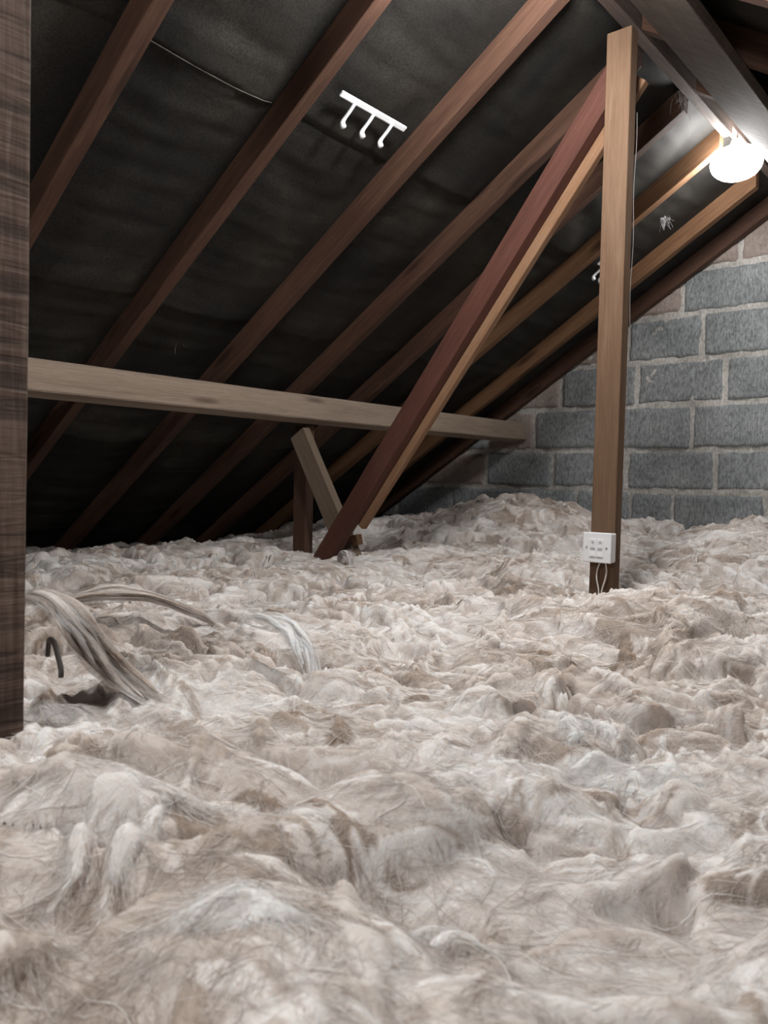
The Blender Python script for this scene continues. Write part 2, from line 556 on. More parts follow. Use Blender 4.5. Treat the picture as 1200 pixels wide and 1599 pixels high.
for i, y in enumerate((0.83, 1.30, 1.77, 2.208, 2.66, 3.10, 3.56, 3.99)):
    if y < 1.7 or y > 2.7: continue
    def P(x): return Vector((x, y + 0.021, T * (2 * RX - X0 - x))) + Vector((-NS.x, 0, NS.z)) * 0.0375
    o = timber('rafter', P(0.9), P(RX + 0.02), Vector((-NS.x, 0, NS.z)), 0.075, 0.042, M['rafter'],
               shear1=math.tan(TH), seed=50 + i)
    tag(o, RT.get(y, 'dark rafter of the right slope hidden beyond the grey plank, near the lit lamp'), 'rafter', 'rafters of the right roof slope')

# ridge board: two lengths, the near one stops just short of the lamp
o = timber('ridge_board', (-0.9825, YB, 1.372), (-0.9825, 3.13, 1.372), (0, 0, 1), 0.115, 0.035, M['ridge'], seed=81)
tag(o, 'dark dusty ridge board running from the post top to the lit lamp', 'beam')
o = timber('ridge_board', (-0.9825, 3.135, 1.39), (-0.9825, 4.04, 1.39), (0, 0, 1), 0.08, 0.035, M['ridge'], seed=82)
tag(o, 'far length of ridge board above and beyond the lit lamp', 'beam')

# wide plank nailed beneath the rafters of the right slope
a = Vector((-0.839, 0, 1.2286)); b = Vector((-0.655, 0, 1.110))
cpt = (a + b) / 2 + Vector((-NS.x, 0, NS.z)) * -0.014
o = timber('plank', (cpt.x, 1.70, cpt.z), (cpt.x, 4.03, cpt.z), (b - a), (b - a).length, 0.024, M['plank'], seed=83)
tag(o, 'wide grey-brown board fixed along the right slope, above the lit lamp', 'plank')

# purlin
al = math.radians(13)
f_up = Vector((-math.sin(al), 0, math.cos(al)))    # up its front face
f_in = Vector((-math.cos(al), 0, -math.sin(al)))   # into the timber
corner = Vector((-2.335, 0, 0.240))
pc = corner + f_up * 0.052 + f_in * 0.037
o = timber('purlin', (pc.x, -0.6, pc.z), (pc.x, 4.045, pc.z), f_up, 0.104, 0.074, M['purlin'], seed=84, wobble=0.003, bevel=0.004)
tag(o, 'long pale grey-brown horizontal beam crossing under the rafters to the gable', 'beam')

# posts hung from the ridge
post = timber('post', (-0.9765, 2.1625, -0.50), (-0.9765, 2.1625, 1.272), (1, 0, 0), 0.073, 0.045, M['post'], seed=85)
tag(post, 'upright pale orange-brown post carrying the white telephone socket', 'post')
lp = timber('post', (-0.9725, 0.418, -0.50), (-0.9725, 0.427, 1.315), (1, 0, 0), 0.075, 0.046, M['rough'], seed=86, wobble=0.003)
tag(lp, 'dark rough-sawn upright post at the left edge, closest to the viewer', 'post')

# brace, lath, strut, stud
def edge_timber(name, q0, q1, y0, y1, width, mat, below, ext0=0.0, ext1=0.0, **kw):
    """timber in an x-z plane, given one long edge (q0 low, q1 high); 'below' +1 puts the body on the lower right side"""
    q0 = Vector((q0[0], 0, q0[1])); q1 = Vector((q1[0], 0, q1[1]))
    d = (q1 - q0).normalized(); n = Vector((d.z, 0, -d.x)) * below
    a = q0 - d * ext0 + n * width / 2; b = q1 + d * ext1 + n * width / 2
    yc = (y0 + y1) / 2
    return timber(name, (a.x, yc, a.z), (b.x, yc, b.z), n, width, abs(y1 - y0), mat, **kw)
o = edge_timber('brace', (-2.110, -0.187), (-1.152, 1.065), 2.19, 2.235, 0.075, M['brace'], 1, ext0=0.20, ext1=0.24, seed=87)
tag(o, 'dark red-brown diagonal brace crossing in front of the purlin up to the post', 'brace')
o = edge_timber('batten', (-1.985, -0.182), (-1.060, 1.003), 2.240, 2.268, 0.060, M['lath'], -1, ext0=0.02, ext1=0.20, seed=88)
tag(o, 'thin pale orange batten running up along the back of the red brace', 'batten')
o = edge_timber('strut', (-2.456, 0.157), (-2.235, -0.21), 2.29, 2.33, 0.088, M['strut'], -1, ext1=0.2, seed=89)
tag(o, 'short pale leaning strut wedged under the purlin beside the dark stud', 'strut')
o = timber('stud', (-2.450, 2.365, -0.50), (-2.450, 2.365, 0.215), (1, 0, 0), 0.075, 0.048, M['rafter'], seed=90)
tag(o, 'short upright brown stud under the purlin, behind the leaning strut', 'stud')
o = timber('timber_offcut', (-2.165, 2.31, -0.268), (-2.075, 2.315, -0.245), (0.2, 0, 1), 0.04, 0.035, M['lath'], seed=91)
tag(o, 'small pale block of timber at the foot of the orange batten', 'wood block')

# ------------------------------------------------------------------ hook rails on the felt
def hook_rail(y0, y1, n, label, zc=1.0):
    # on the felt plane
    xc = X0 + zc / T
    base = Vector((xc, (y0 + y1) / 2, zc)) + NS * 0.032
    root = empty('hook_rail', base)
    tag(root, label, 'hook rail', 'white hook rails on the roofing felt')
    bm = bmesh.new(); L = y1 - y0
    bm_box(bm, 0, 0, 0, 0.018, L, 0.008, 0.003)
    me = bm_mesh('rail', bm, M['hook'])
    r = link('rail', me, None, root)
    r.rotation_euler = (0, -TH, 0)
    for k in range(n):
        yy = -L / 2 + L * (0.2 + 0.29 * k)
        pth = [Vector((0, yy, 0)) - NS * 0.006]
        pth.append(pth[0] - US * 0.028 - NS * 0.004)
        pth.append(pth[0] - US * 0.055 - NS * 0.006)
        pth.append(pth[0] - US * 0.064 - NS * 0.012)
        pth.append(pth[0] - US * 0.066 - NS * 0.024)
        sp = smooth_path(pth, 5)
        rr = [0.0052] * 8 + [0.0052 + 0.0035 * min(1, (i - 8) / 8) for i in range(8, len(sp))]
        rr[-1] = 0.004
        V, Fc = tube_data(sp, rr, 8)
        link('hook', mesh_from('hook', V, Fc, M['hook'], True), None, root)
    return root
hook_rail(1.555, 1.83, 3, 'white plastic rail with three hooks on the felt between two near rafters')
hook_rail(3.31, 3.53, 3, 'far white hook rail on the felt, partly hidden behind the upright post', 0.95)

# ------------------------------------------------------------------ telephone socket on the post
SX, SZ, SY = -0.975, -0.186, 2.139
sock = empty('telephone_socket', (SX, SY, SZ))
tag(sock, 'square white double telephone socket screwed low on the upright post', 'telephone socket')
bm = bmesh.new(); bm_box(bm, 0, -0.0145, 0, 0.084, 0.029, 0.084, 0.004, 3)
link('back_box', bm_mesh('back_box', bm, M['white'], False), None, sock)
bm = bmesh.new(); bm_box(bm, 0, -0.0335, 0, 0.086, 0.008, 0.086, 0.003, 3)
link('faceplate', bm_mesh('faceplate', bm, M['white'], False), None, sock)
for sx in (-1, 1):
    bm = bmesh.new()
    bmesh.ops.create_cone(bm, cap_ends=True, segments=20, radius1=0.0032, radius2=0.0028, depth=0.002,
                          matrix=Matrix.Translation((sx * 0.030, -0.0382, 0.0)) @ Matrix.Rotation(math.pi / 2, 4, 'X'))
    bm_box(bm, sx * 0.030, -0.0394, 0, 0.0045, 0.0006, 0.0008)
    link('screw', bm_mesh('screw', bm, M['screw']), None, sock)
    ox = sx * 0.0112
    bm = bmesh.new(); bm_box(bm, ox, -0.0383, -0.001, 0.021, 0.0024, 0.052, 0.0008)
    mo = link('socket_module', bm_mesh('socket_module', bm, M['white']), None, sock)
    bm = bmesh.new(); bm_box(bm, ox, -0.0397, -0.0035, 0.0135, 0.0012, 0.0075, 0.0004)
    link('shutter', bm_mesh('shutter', bm, M['shutter']), None, mo)
    bm = bmesh.new(); bm_box(bm, ox, -0.0400, -0.0185, 0.0165, 0.0016, 0.012, 0.0004)
    link('label_window', bm_mesh('label_window', bm, M['labelwhite']), None, mo)
    # small moulded handset mark
    V, Fc = [], []
    pts = [(ox - 0.005, -0.0397, 0.0145), (ox - 0.003, -0.0397, 0.0175), (ox, -0.0397, 0.0185), (ox + 0.003, -0.0397, 0.0175), (ox + 0.005, -0.0397, 0.0145)]
    v1, f1 = tube_data(pts, 0.0009, 6); V += v1; Fc += f1
    bm = bmesh.new()
    me_ = mesh_from('tmp', V, Fc); bm.from_mesh(me_)
    bm_box(bm, ox, -0.0397, 0.013, 0.0045, 0.0008, 0.005, 0.0003)
    link('moulded_mark', bm_mesh('moulded_mark', bm, M['shutter']), None, mo)
def cable(pts, r, label, name='cable', mat='cable', n=8):
    V, Fc = tube_data(smooth_path(pts, n), r, 8)
    return tag(link(name, mesh_from(name, V, Fc, M[mat], True)), label, 'cable')
zb = SZ - 0.042
cable([(SX + 0.004, 2.124, zb + 0.004), (SX - 0.004, 2.120, zb - 0.022), (SX - 0.004, 2.117, zb - 0.048), (SX + 0.004, 2.115, zb - 0.08), (SX + 0.006, 2.112, zb - 0.13)],
      0.0022, 'left of the two thin white cables drooping below the telephone socket')
cable([(SX + 0.017, 2.124, zb + 0.004), (SX + 0.024, 2.120, zb - 0.022), (SX + 0.022, 2.117, zb - 0.048), (SX + 0.014, 2.115, zb - 0.08), (SX + 0.010, 2.112, zb - 0.13)],
      0.0022, 'right of the two thin white cables drooping below the telephone socket')
V = [(-0.936, 2.186, 1.05 - k * 0.06) for k in range(17)]
V = [(x + 0.002 * math.sin(i * 1.3), y, z) for i, (x, y, z) in enumerate(V)]
cable(V, 0.0009, 'thin grey wire stapled down the right side of the socket post', n=3, name='wire', mat='greywire')

# ------------------------------------------------------------------ lamps
def lamp(loc, strength, label):
    root = empty('ceiling_lamp', loc)
    tag(root, label, 'lamp', 'round opal lamps under the ridge')
    # opal diffuser, a flattened globe widened to take in a smaller bulb's glare
    prof = []
    for k in range(15):
        a = math.pi * (k / 14.0)
        prof.append((0.094 * math.sin(a) ** 0.9 if 0 < k < 14 else 0.0, 0.062 * math.cos(a)))
    V, Fc = [], []
    n = 40
    for (r, z) in prof:
        for k in range(n):
            an = 2 * math.pi * k / n
            V.append((r * math.cos(an), r * math.sin(an), z))
    for i in range(len(prof) - 1):
        for k in range(n):
            Fc.append((i * n + k, (i + 1) * n + k, (i + 1) * n + (k + 1) % n, i * n + (k + 1) % n))
    em = plain('opal_glass', (0.9, 0.9, 0.9), 0.3, 0.4, (1.0, 0.985, 0.965), strength)
    me = mesh_from('diffuser', V, Fc, em, True)
    bmx = bmesh.new(); bmx.from_mesh(me); bmesh.ops.remove_doubles(bmx, verts=bmx.verts, dist=1e-5)
    bmesh.ops.recalc_face_normals(bmx, faces=bmx.faces); bmx.to_mesh(me); bmx.free()
    link('diffuser', me, None, root)
    bm = bmesh.new()
    bmesh.ops.create_cone(bm, cap_ends=True, segments=32, radius1=0.03, radius2=0.02, depth=0.03, matrix=Matrix.Translation((0, 0, 0.072)))
    link('lamp_base', bm_mesh('lamp_base', bm, M['white']), None, root)
    V, Fc = tube_data([(0, 0, 0.085), (0, 0, 1.345 - loc[2])], 0.004, 8)
    link('stem', mesh_from('stem', V, Fc, M['cable'], True), None, root)
    return root
lamp(FAR_LAMP, LAMP_FAR_STRENGTH, 'glowing white round lamp hanging at the end of the ridge board')
lamp(NEAR_LAMP, LAMP_NEAR_STRENGTH, 'second glowing round lamp nearer the hatch, above the picture')
lamp(FILL_LAMP, LAMP_FILL_STRENGTH, 'added unseen fill lamp behind the viewer, brightening the foreground')

# ------------------------------------------------------------------ glass wool
def grid_axis(lo, hi, focus, fine, coarse, ramp):
    v = [focus]
    while v[-1] < hi: v.append(v[-1] + min(coarse, fine + ramp * abs(v[-1] - focus)))
    w = [focus]
    while w[-1] > lo: w.append(w[-1] - min(coarse, fine + ramp * abs(w[-1] - focus)))
    return np.array(sorted(set(v + w)))
GX = grid_axis(-3.78, 1.25, -0.45, 0.0038, 0.0085, 0.003)
GY = grid_axis(-0.45, 4.04, 0.45, 0.0038, 0.0085, 0.003)
XX, YY = np.meshgrid(GX, GY, indexing='ij')

def gauss(x, y, cx, cy, sx, sy=None, ang=0.0):
    sy = sy or sx
    dx, dy = x - cx, y - cy
    c, s = math.cos(ang), math.sin(ang)
    u, v = c * dx + s * dy, -s * dx + c * dy
    return np.exp(-(u * u) / (2 * sx * sx) - (v * v) / (2 * sy * sy))
def base_level(x, y):
    h = -0.362 + 0.018 * pn(x * 1.1, y * 1.1, 50) * 2 + 0.02 * pn(x * 2.6, y * 2.6, 51) * 1.6
    h = h + sstep(2.5, 3.9, y) * (0.115 + 0.07 * sstep(-1.5, -2.2, x) * sstep(-3.0, -2.4, x) + 0.07 * sstep(-1.25, -0.95, x))
    h = h + 0.09 * gauss(x, y, -2.0, 3.55, 0.26, 0.2)
    h = h + 0.065 * gauss(x, y, -0.64, 1.85, 0.17, 0.16)
    h = h + 0.04 * gauss(x, y, -0.74, 0.46, 0.12, 0.085, 0.7)
    h = h - 0.05 * gauss(x, y, -0.61, 0.335, 0.06, 0.028, 0.7)
    h = h + 0.03 * gauss(x, y, -1.55, 2.6, 0.3, 0.25)
    h = h - 0.035 * gauss(x, y, -0.41, 0.53, 0.05, 0.035)
    h = h - 0.02 * gauss(x, y, -0.24, 0.60, 0.09, 0.05, 0.5)
    h = h - 0.035 * gauss(x, y, -1.0, 2.05, 0.10, 0.14)
    h = h - 0.06 * sstep(-2.9, -3.3, x)
    # stays off the camera
    return h
BASE = base_level(XX, YY)
WX = XX + 0.030 * pn(XX * 6, YY * 6, 60) + 0.012 * pn(XX * 17, YY * 17, 61)
WY = YY + 0.030 * pn(XX * 6, YY * 6, 62) + 0.012 * pn(XX * 17, YY * 17, 63)

rs = np.random.RandomState(5)
def flow(x, y):
    return 0.55 + 1.9 * pn(np.asarray(x) * 1.3, np.asarray(y) * 1.3, 70) + 1.2 * pn(np.asarray(x) * 3.1, np.asarray(y) * 3.1, 71)

H = BASE - 0.012
ANG = flow(XX, YY)
TONE = np.full_like(XX, 0.56)
def splat(cx, cy, a, b, ang, thick, off, tone, bend=0.0, tilt=0.0, ref=None, stri=0.003, freq=90.):
    R = max(a, b) * 1.15 + 0.05
    i0, i1 = np.searchsorted(GX, [cx - R, cx + R]); j0, j1 = np.searchsorted(GY, [cy - R, cy + R])
    if i1 - i0 < 2 or j1 - j0 < 2: return
    sl = (slice(i0, i1), slice(j0, j1))
    dx, dy = WX[sl] - cx, WY[sl] - cy
    c, s = math.cos(ang), math.sin(ang)
    u, v = c * dx + s * dy, -s * dx + c * dy
    v = v + bend * u * u / a
    r2 = (u / a) ** 2 + (v / b) ** 2
    ins = r2 < 1
    if not ins.any(): return
    dome = np.sqrt(np.clip(1 - r2, 0, 1)) * thick
    sd = rs.rand() * 40
    st = pn(v * freq + sd, u * freq * 0.10 + sd, 7) * stri + pn(v * freq * 2.7 + sd, u * freq * 0.2, 8) * stri * 0.45
    h = (ref[sl] if ref is not None else BASE[sl]) + off + dome + tilt * u + st
    up = ins & (h > H[sl])
    H[sl] = np.where(up, h, H[sl])
    ANG[sl] = np.where(up, ang - np.arctan(2 * bend * u / a), ANG[sl])
    TONE[sl] = np.where(up, tone, TONE[sl])

def scatter(n, a_rng, b_rng, th, off, ref, jit, stri, freq, tone_s):
    for _ in range(n):
        cx = rs.uniform(-3.75, 1.2); cy = rs.uniform(-0.4, 4.0)
        a = rs.uniform(*a_rng); b = rs.uniform(*b_rng)
        an = float(flow(cx, cy)) + rs.normal() * jit
        t = 0.56 + 0.6 * float(pn(cx * 2.2, cy * 2.2, 90)) + rs.normal() * tone_s
        splat(cx, cy, a, b, an, rs.uniform(*th), rs.uniform(*off), float(np.clip(t, 0, 1)),
              bend=rs.uniform(-0.9, 0.9), tilt=rs.uniform(-0.12, 0.12), ref=ref, stri=stri, freq=freq)
scatter(1300, (0.11, 0.27), (0.035, 0.085), (0.018, 0.048), (-0.025, 0.010), None, 0.45, 0.006, 55, 0.12)
H1 = H.copy()
scatter(500, (0.03, 0.07), (0.02, 0.04), (0.015, 0.035), (-0.012, 0.0), H1, 1.2, 0.006, 90, 0.2)
scatter(5200, (0.045, 0.14), (0.009, 0.026), (0.006, 0.018), (-0.008, 0.001), H1, 0.4, 0.0035, 130, 0.24)
H2 = H.copy()
scatter(11000, (0.025, 0.09), (0.004, 0.010), (0.002, 0.007), (-0.003, 0.0005), H2, 0.4, 0.0012, 220, 0.28)
# torn hollows
hol = pn((XX * 0.76 + YY * 0.65) * 4 + pn(XX * 9, YY * 9, 3) * 1.2, (YY * 0.76 - XX * 0.65) * 9 + pn(XX * 7, YY * 7, 13) * 1.2, 95)
H -= 0.055 * sstep(0.30, 0.48, hol)
crk = np.abs(pn(XX * 2.3 + 0.5 * pn(XX * 7, YY * 7, 12), YY * 2.3, 96))
H -= 0.035 * sstep(0.03, 0.0, crk) * sstep(-0.1, 0.2, pn(XX * 1.3, YY * 1.3, 97))
H += 0.0018 * pn(XX * 60, YY * 60, 33) + 0.0035 * pn(XX * 26, YY * 26, 34)
# the wool by the hatch is puffier and softer, its small relief laid flat
def blur(A, n):
    A = A.copy()
    for _ in range(n):
        A[1:-1, 1:-1] = (A[1:-1, 1:-1] * 2 + A[:-2, 1:-1] + A[2:, 1:-1] + A[1:-1, :-2] + A[1:-1, 2:]) / 6
    return A
soft = sstep(1.25, 0.45, np.hypot(XX, YY)) * 0.85
H = H * (1 - soft) + (0.6 * blur(H, 12) + 0.4 * blur(H, 60)) * soft
H += soft * (0.0015 * pn(XX * 70 + pn(XX * 30, YY * 30, 5), YY * 70, 41) + 0.003 * pn(XX * 30, YY * 30, 42))
# distinct puffs that can be lifted off: grown on the same field, cut out as objects of their own
PATCHES = []
def patch(label, parts):
    global H
    H0, A0, T0 = H.copy(), ANG.copy(), TONE.copy()
    for (cx, cy, a, b, ang, thick, tone, bend) in parts:
        splat(cx, cy, a, b, ang, thick, -0.002, tone, bend=bend, ref=HSM, stri=0.005, freq=90)
    m_ = H > H0 + 1e-6
    PATCHES.append((label, m_, H.copy(), TONE.copy(), H0))
HSM = H.copy()
for _ in range(14):
    HSM[1:-1, 1:-1] = (HSM[1:-1, 1:-1] * 2 + HSM[:-2, 1:-1] + HSM[2:, 1:-1] + HSM[1:-1, :-2] + HSM[1:-1, 2:]) / 6
patch('bright white puff of wool lying right of centre, whiter than the rest',
      [(-0.395, 0.965, 0.075, 0.040, 0.6, 0.020, 1.4, 0.2), (-0.36, 0.985, 0.050, 0.024, 0.3, 0.024, 1.5, -0.3), (-0.43, 0.95, 0.05, 0.022, 0.9, 0.020, 1.3, 0.2)])
patch('white wisp of wool just left of the bright white puff',
      [(-0.52, 1.005, 0.065, 0.018, -0.5, 0.016, 1.3, 0.5), (-0.47, 1.02, 0.04, 0.014, -0.2, 0.018, 1.4, -0.2)])
patch('rumpled curled clump of wool heaped at the foot of the left post',
      [(-0.74, 0.42, 0.085, 0.040, 0.9, 0.028, 0.62, 0.5), (-0.69, 0.40, 0.06, 0.022, 1.4, 0.034, 0.85, 0.7), (-0.67, 0.44, 0.05, 0.03, 0.2, 0.028, 0.75, -0.6),
       (-0.76, 0.39, 0.05, 0.018, 1.1, 0.034, 0.5, -0.5), (-0.63, 0.40, 0.04, 0.02, 2.0, 0.022, 0.9, 0.3)])
patch('torn brownish tuft of wool beside a small dark hollow, low centre of the floor',
      [(-0.40, 0.50, 0.035, 0.016, 1.3, 0.020, 0.45, 0.4), (-0.375, 0.505, 0.03, 0.012, 1.2, 0.024, 0.9, 0.3), (-0.355, 0.51, 0.03, 0.012, 1.1, 0.020, 1.0, 0.2)])
patch('soft snow-white puff of wool in the foreground, left of the bottom centre',
      [(-0.455, 0.365, 0.05, 0.026, 0.7, 0.008, 1.1, 0.2), (-0.43, 0.37, 0.035, 0.018, 0.2, 0.009, 1.2, -0.3)])
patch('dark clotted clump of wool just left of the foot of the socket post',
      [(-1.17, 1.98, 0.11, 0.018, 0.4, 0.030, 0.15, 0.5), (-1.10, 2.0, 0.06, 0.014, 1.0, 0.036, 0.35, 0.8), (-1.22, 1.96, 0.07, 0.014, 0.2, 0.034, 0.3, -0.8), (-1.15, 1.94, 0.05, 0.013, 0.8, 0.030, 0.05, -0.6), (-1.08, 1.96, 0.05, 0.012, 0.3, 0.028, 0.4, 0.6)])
# the posts stand in the wool
H = np.maximum(H, -0.47)
# stay under the felt at the eaves
H = np.minimum(H, T * (XX - X0) - 0.0 + 0.06)
H = np.maximum(H, -0.495)

def warp(x, y, z):
    zz = z * 14
    return (x + 0.016 * pn(x * 10, y * 10 + zz, 110) + 0.007 * pn(x * 27 + zz, y * 27, 111),
            y + 0.016 * pn(x * 10 + zz, y * 10, 112) + 0.007 * pn(x * 27, y * 27 + zz, 113), z)

def wool_mat(name):
    k = NT(name)
    at = k.node('ShaderNodeAttribute'); at.attribute_name = 'tone'
    v = k.coords()
    n1 = k.noise(v, 5, 5, 0.65, 1.2)
    n2 = k.noise(v, 30, 4, 0.7, 2.0)
    f = k.math('ADD', k.math('MULTIPLY', at.outputs['Fac'], 0.5), k.math('ADD', k.math('MULTIPLY', n1, 0.38), k.math('MULTIPLY', n2, 0.22)))
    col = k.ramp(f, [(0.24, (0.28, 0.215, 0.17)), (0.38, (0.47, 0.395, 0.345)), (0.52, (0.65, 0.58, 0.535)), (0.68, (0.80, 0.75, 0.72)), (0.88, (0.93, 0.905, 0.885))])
    k.base(col); k.rough(1.0, 0.05)
    k.b.inputs['Subsurface Weight'].default_value = 0.0
    return k, v, col
k, v, col = wool_mat('glass_wool')
k.b.inputs['Subsurface Weight'].default_value = 0.5
k.b.inputs['Subsurface Scale'].default_value = 0.015
k.b.inputs['Subsurface Radius'].default_value = (1.0, 0.8, 0.65)
k.bump(k.math('ADD', k.noise(v, 160, 3, 0.7, 1.5), k.noise(v, 60, 3, 0.7, 2.5)), 0.7, 0.004)
M['wool'] = k.m
k, v, col = wool_mat('wool_fibre')
tr = k.node('ShaderNodeBsdfTranslucent'); k.l.new(col, tr.inputs[0])
ms = k.node('ShaderNodeMixShader'); ms.inputs[0].default_value = 0.2
k.l.new(k.b.outputs[0], ms.inputs[1]); k.l.new(tr.outputs[0], ms.inputs[2]); k.l.new(ms.outputs[0], k.out.inputs[0])
M['fibre'] = k.m

def fast_mesh(name, V, Q, mat, tone=None, smooth=True):
    me = bpy.data.meshes.new(name)
    V = np.ascontiguousarray(V, np.float32); Q = np.ascontiguousarray(Q, np.int32)
    me.vertices.add(len(V)); me.vertices.foreach_set('co', V.ravel())
    k = Q.shape[1]
    me.loops.add(Q.size); me.loops.foreach_set('vertex_index', Q.ravel())
    me.polygons.add(len(Q))
    me.polygons.foreach_set('loop_start', np.arange(0, Q.size, k, dtype=np.int32))
    me.polygons.foreach_set('loop_total', np.full(len(Q), k, np.int32))
    me.polygons.foreach_set('use_smooth', np.full(len(Q), smooth, bool))
    me.update(calc_edges=True); me.validate()
    if tone is not None:
        at = me.attributes.new('tone', 'FLOAT', 'POINT'); at.data.foreach_set('value', np.ascontiguousarray(tone, np.float32))
    me.materials.append(mat)
    return me

nx, ny = XX.shape
HB = H.copy()
for (label, m_, h_, t_, h0_) in PATCHES:
    HB[m_] = np.minimum(HB[m_], h0_[m_])
px, py, pz = warp(XX, YY, HB)
py = np.minimum(py, 4.035)
VV = np.stack([px, py, pz], -1).reshape(-1, 3)
idx = np.arange(nx * ny).reshape(nx, ny)
QQ = np.stack([idx[:-1, :-1], idx[1:, :-1], idx[1:, 1:], idx[:-1, 1:]], -1).reshape(-1, 4)
wool = link('loft_insulation', fast_mesh('loft_insulation', VV, QQ, M['wool'], TONE.ravel()))
tag(wool, 'rumpled beige glass wool insulation covering the whole loft floor', 'insulation', kind='stuff')

def bilinear(A, x, y):
    i = np.clip(np.searchsorted(GX, x) - 1, 0, nx - 2); j = np.clip(np.searchsorted(GY, y) - 1, 0, ny - 2)
    u = np.clip((x - GX[i]) / (GX[i + 1] - GX[i]), 0, 1); w = np.clip((y - GY[j]) / (GY[j + 1] - GY[j]), 0, 1)
    return (A[i, j] * (1 - u) + A[i + 1, j] * u) * (1 - w) + (A[i, j + 1] * (1 - u) + A[i + 1, j + 1] * u) * w
def nearest(A, x, y):
    i = np.clip(np.searchsorted(GX, x), 0, nx - 1); j = np.clip(np.searchsorted(GY, y), 0, ny - 1)
    return A[i, j]
HS = H.copy()
for _ in range(3):
    HS[1:-1, 1:-1] = (HS[1:-1, 1:-1] * 2 + HS[:-2, 1:-1] + HS[2:, 1:-1] + HS[1:-1, :-2] + HS[1:-1, 2:]) / 6
HS = np.maximum(HS, H - 0.001)

def strands(name, n, steps, Lr, rad, lift, tone_add, jit, curl, parent, seed, clump=None, fr=(0.25, 4.6)):
    r = np.random.RandomState(seed)
    if clump is None:
        # denser towards the hatch
        R = r.uniform(fr[0], fr[1], n * 2); A = r.uniform(-0.25, 1.75, n * 2) + 0.0
        x = -np.sin(A) * R; y = np.cos(A) * R
        ok = (x > -3.5) & (x < 1.15) & (y < 3.98) & (y > -0.35)
        x, y = x[ok][:n], y[ok][:n]
    else:
        x, y = clump
    n = len(x)
    th = nearest(ANG, x, y) + r.normal(0, jit, n) + np.where(r.rand(n) < 0.5, math.pi, 0)
    L = r.uniform(Lr[0], Lr[1], n) / steps
    k1 = r.normal(0, curl, n); k2 = r.normal(0, curl * 1.5, n); ph = r.uniform(0, 6.28, n)
    lf = r.exponential(lift, n).clip(0, lift * 4)
    P = np.zeros((n, steps + 1, 3))
    for s in range(steps + 1):
        t = s / steps
        z = bilinear(HS, x, y) + 0.0006 + lf * math.sin(math.pi * (0.15 + 0.85 * t)) * (0.6 + 0.4 * np.sin(ph + 5 * t))
        P[:, s, 0], P[:, s, 1], P[:, s, 2] = x, y, z
        th = th + (k1 + k2 * np.sin(ph + 6 * t)) / steps
        x = x + np.cos(th) * L; y = y + np.sin(th) * L
    # smooth heights along the strand
    for _ in range(2):
        P[:, 1:-1, 2] = np.maximum(P[:, 1:-1, 2] * 0.5 + 0.25 * (P[:, :-2, 2] + P[:, 2:, 2]), P[:, 1:-1, 2] * 0.7 + 0.3 * P[:, 1:-1, 2] - 0.002)
    wx, wy, wz = warp(P[..., 0], P[..., 1], P[..., 2])
    P = np.stack([wx, np.minimum(wy, 4.03), wz], -1)
    rr = r.uniform(rad[0], rad[1], n) * (0.5 + 0.5 * np.clip(np.hypot(P[:, 0, 0], P[:, 0, 1]), 0, 3))
    d = np.gradient(P, axis=1); d /= np.linalg.norm(d, axis=2, keepdims=True) + 1e-9
    a = np.cross(d, np.array([0.13, 0.21, 0.97])); a /= np.linalg.norm(a, axis=2, keepdims=True) + 1e-9
    b = np.cross(d, a)
    tp = (np.sin(np.linspace(0.12, math.pi - 0.08, steps + 1)) ** 0.5)[None, :, None] * rr[:, None, None]
    rings = [P + tp * (math.cos(q) * a + math.sin(q) * b) for q in (0.3, 2.39, 4.49)]
    V = np.stack(rings, 2).reshape(-1, 3)
    base = (np.arange(n) * (steps + 1) * 3)[:, None, None]
    s_ = (np.arange(steps) * 3)[None, :, None]; kk = np.arange(3)[None, None, :]; k2_ = (np.arange(3) + 1)[None, None, :] % 3
    Q = np.stack([base + s_ + kk, base + s_ + k2_, base + s_ + 3 + k2_, base + s_ + 3 + kk], -1).reshape(-1, 4)
    tn = nearest(TONE, P[:, 0, 0], P[:, 0, 1]) + tone_add + r.normal(0, 0.22, n)
    tn = np.repeat(np.clip(tn, 0, 1.3), (steps + 1) * 3)
    return tag(link(name, fast_mesh(name, V, Q, M['fibre'], tn), None, parent), kind='stuff')
strands('fine_fibres', 125000, 6, (0.02, 0.09), (0.00013, 0.00036), 0.0016, 0.12, 0.28, 0.8, wool, 21)
strands('loose_wisps', 1300, 9, (0.04, 0.13), (0.0003, 0.0008), 0.003, 0.7, 0.5, 1.8, wool, 22)

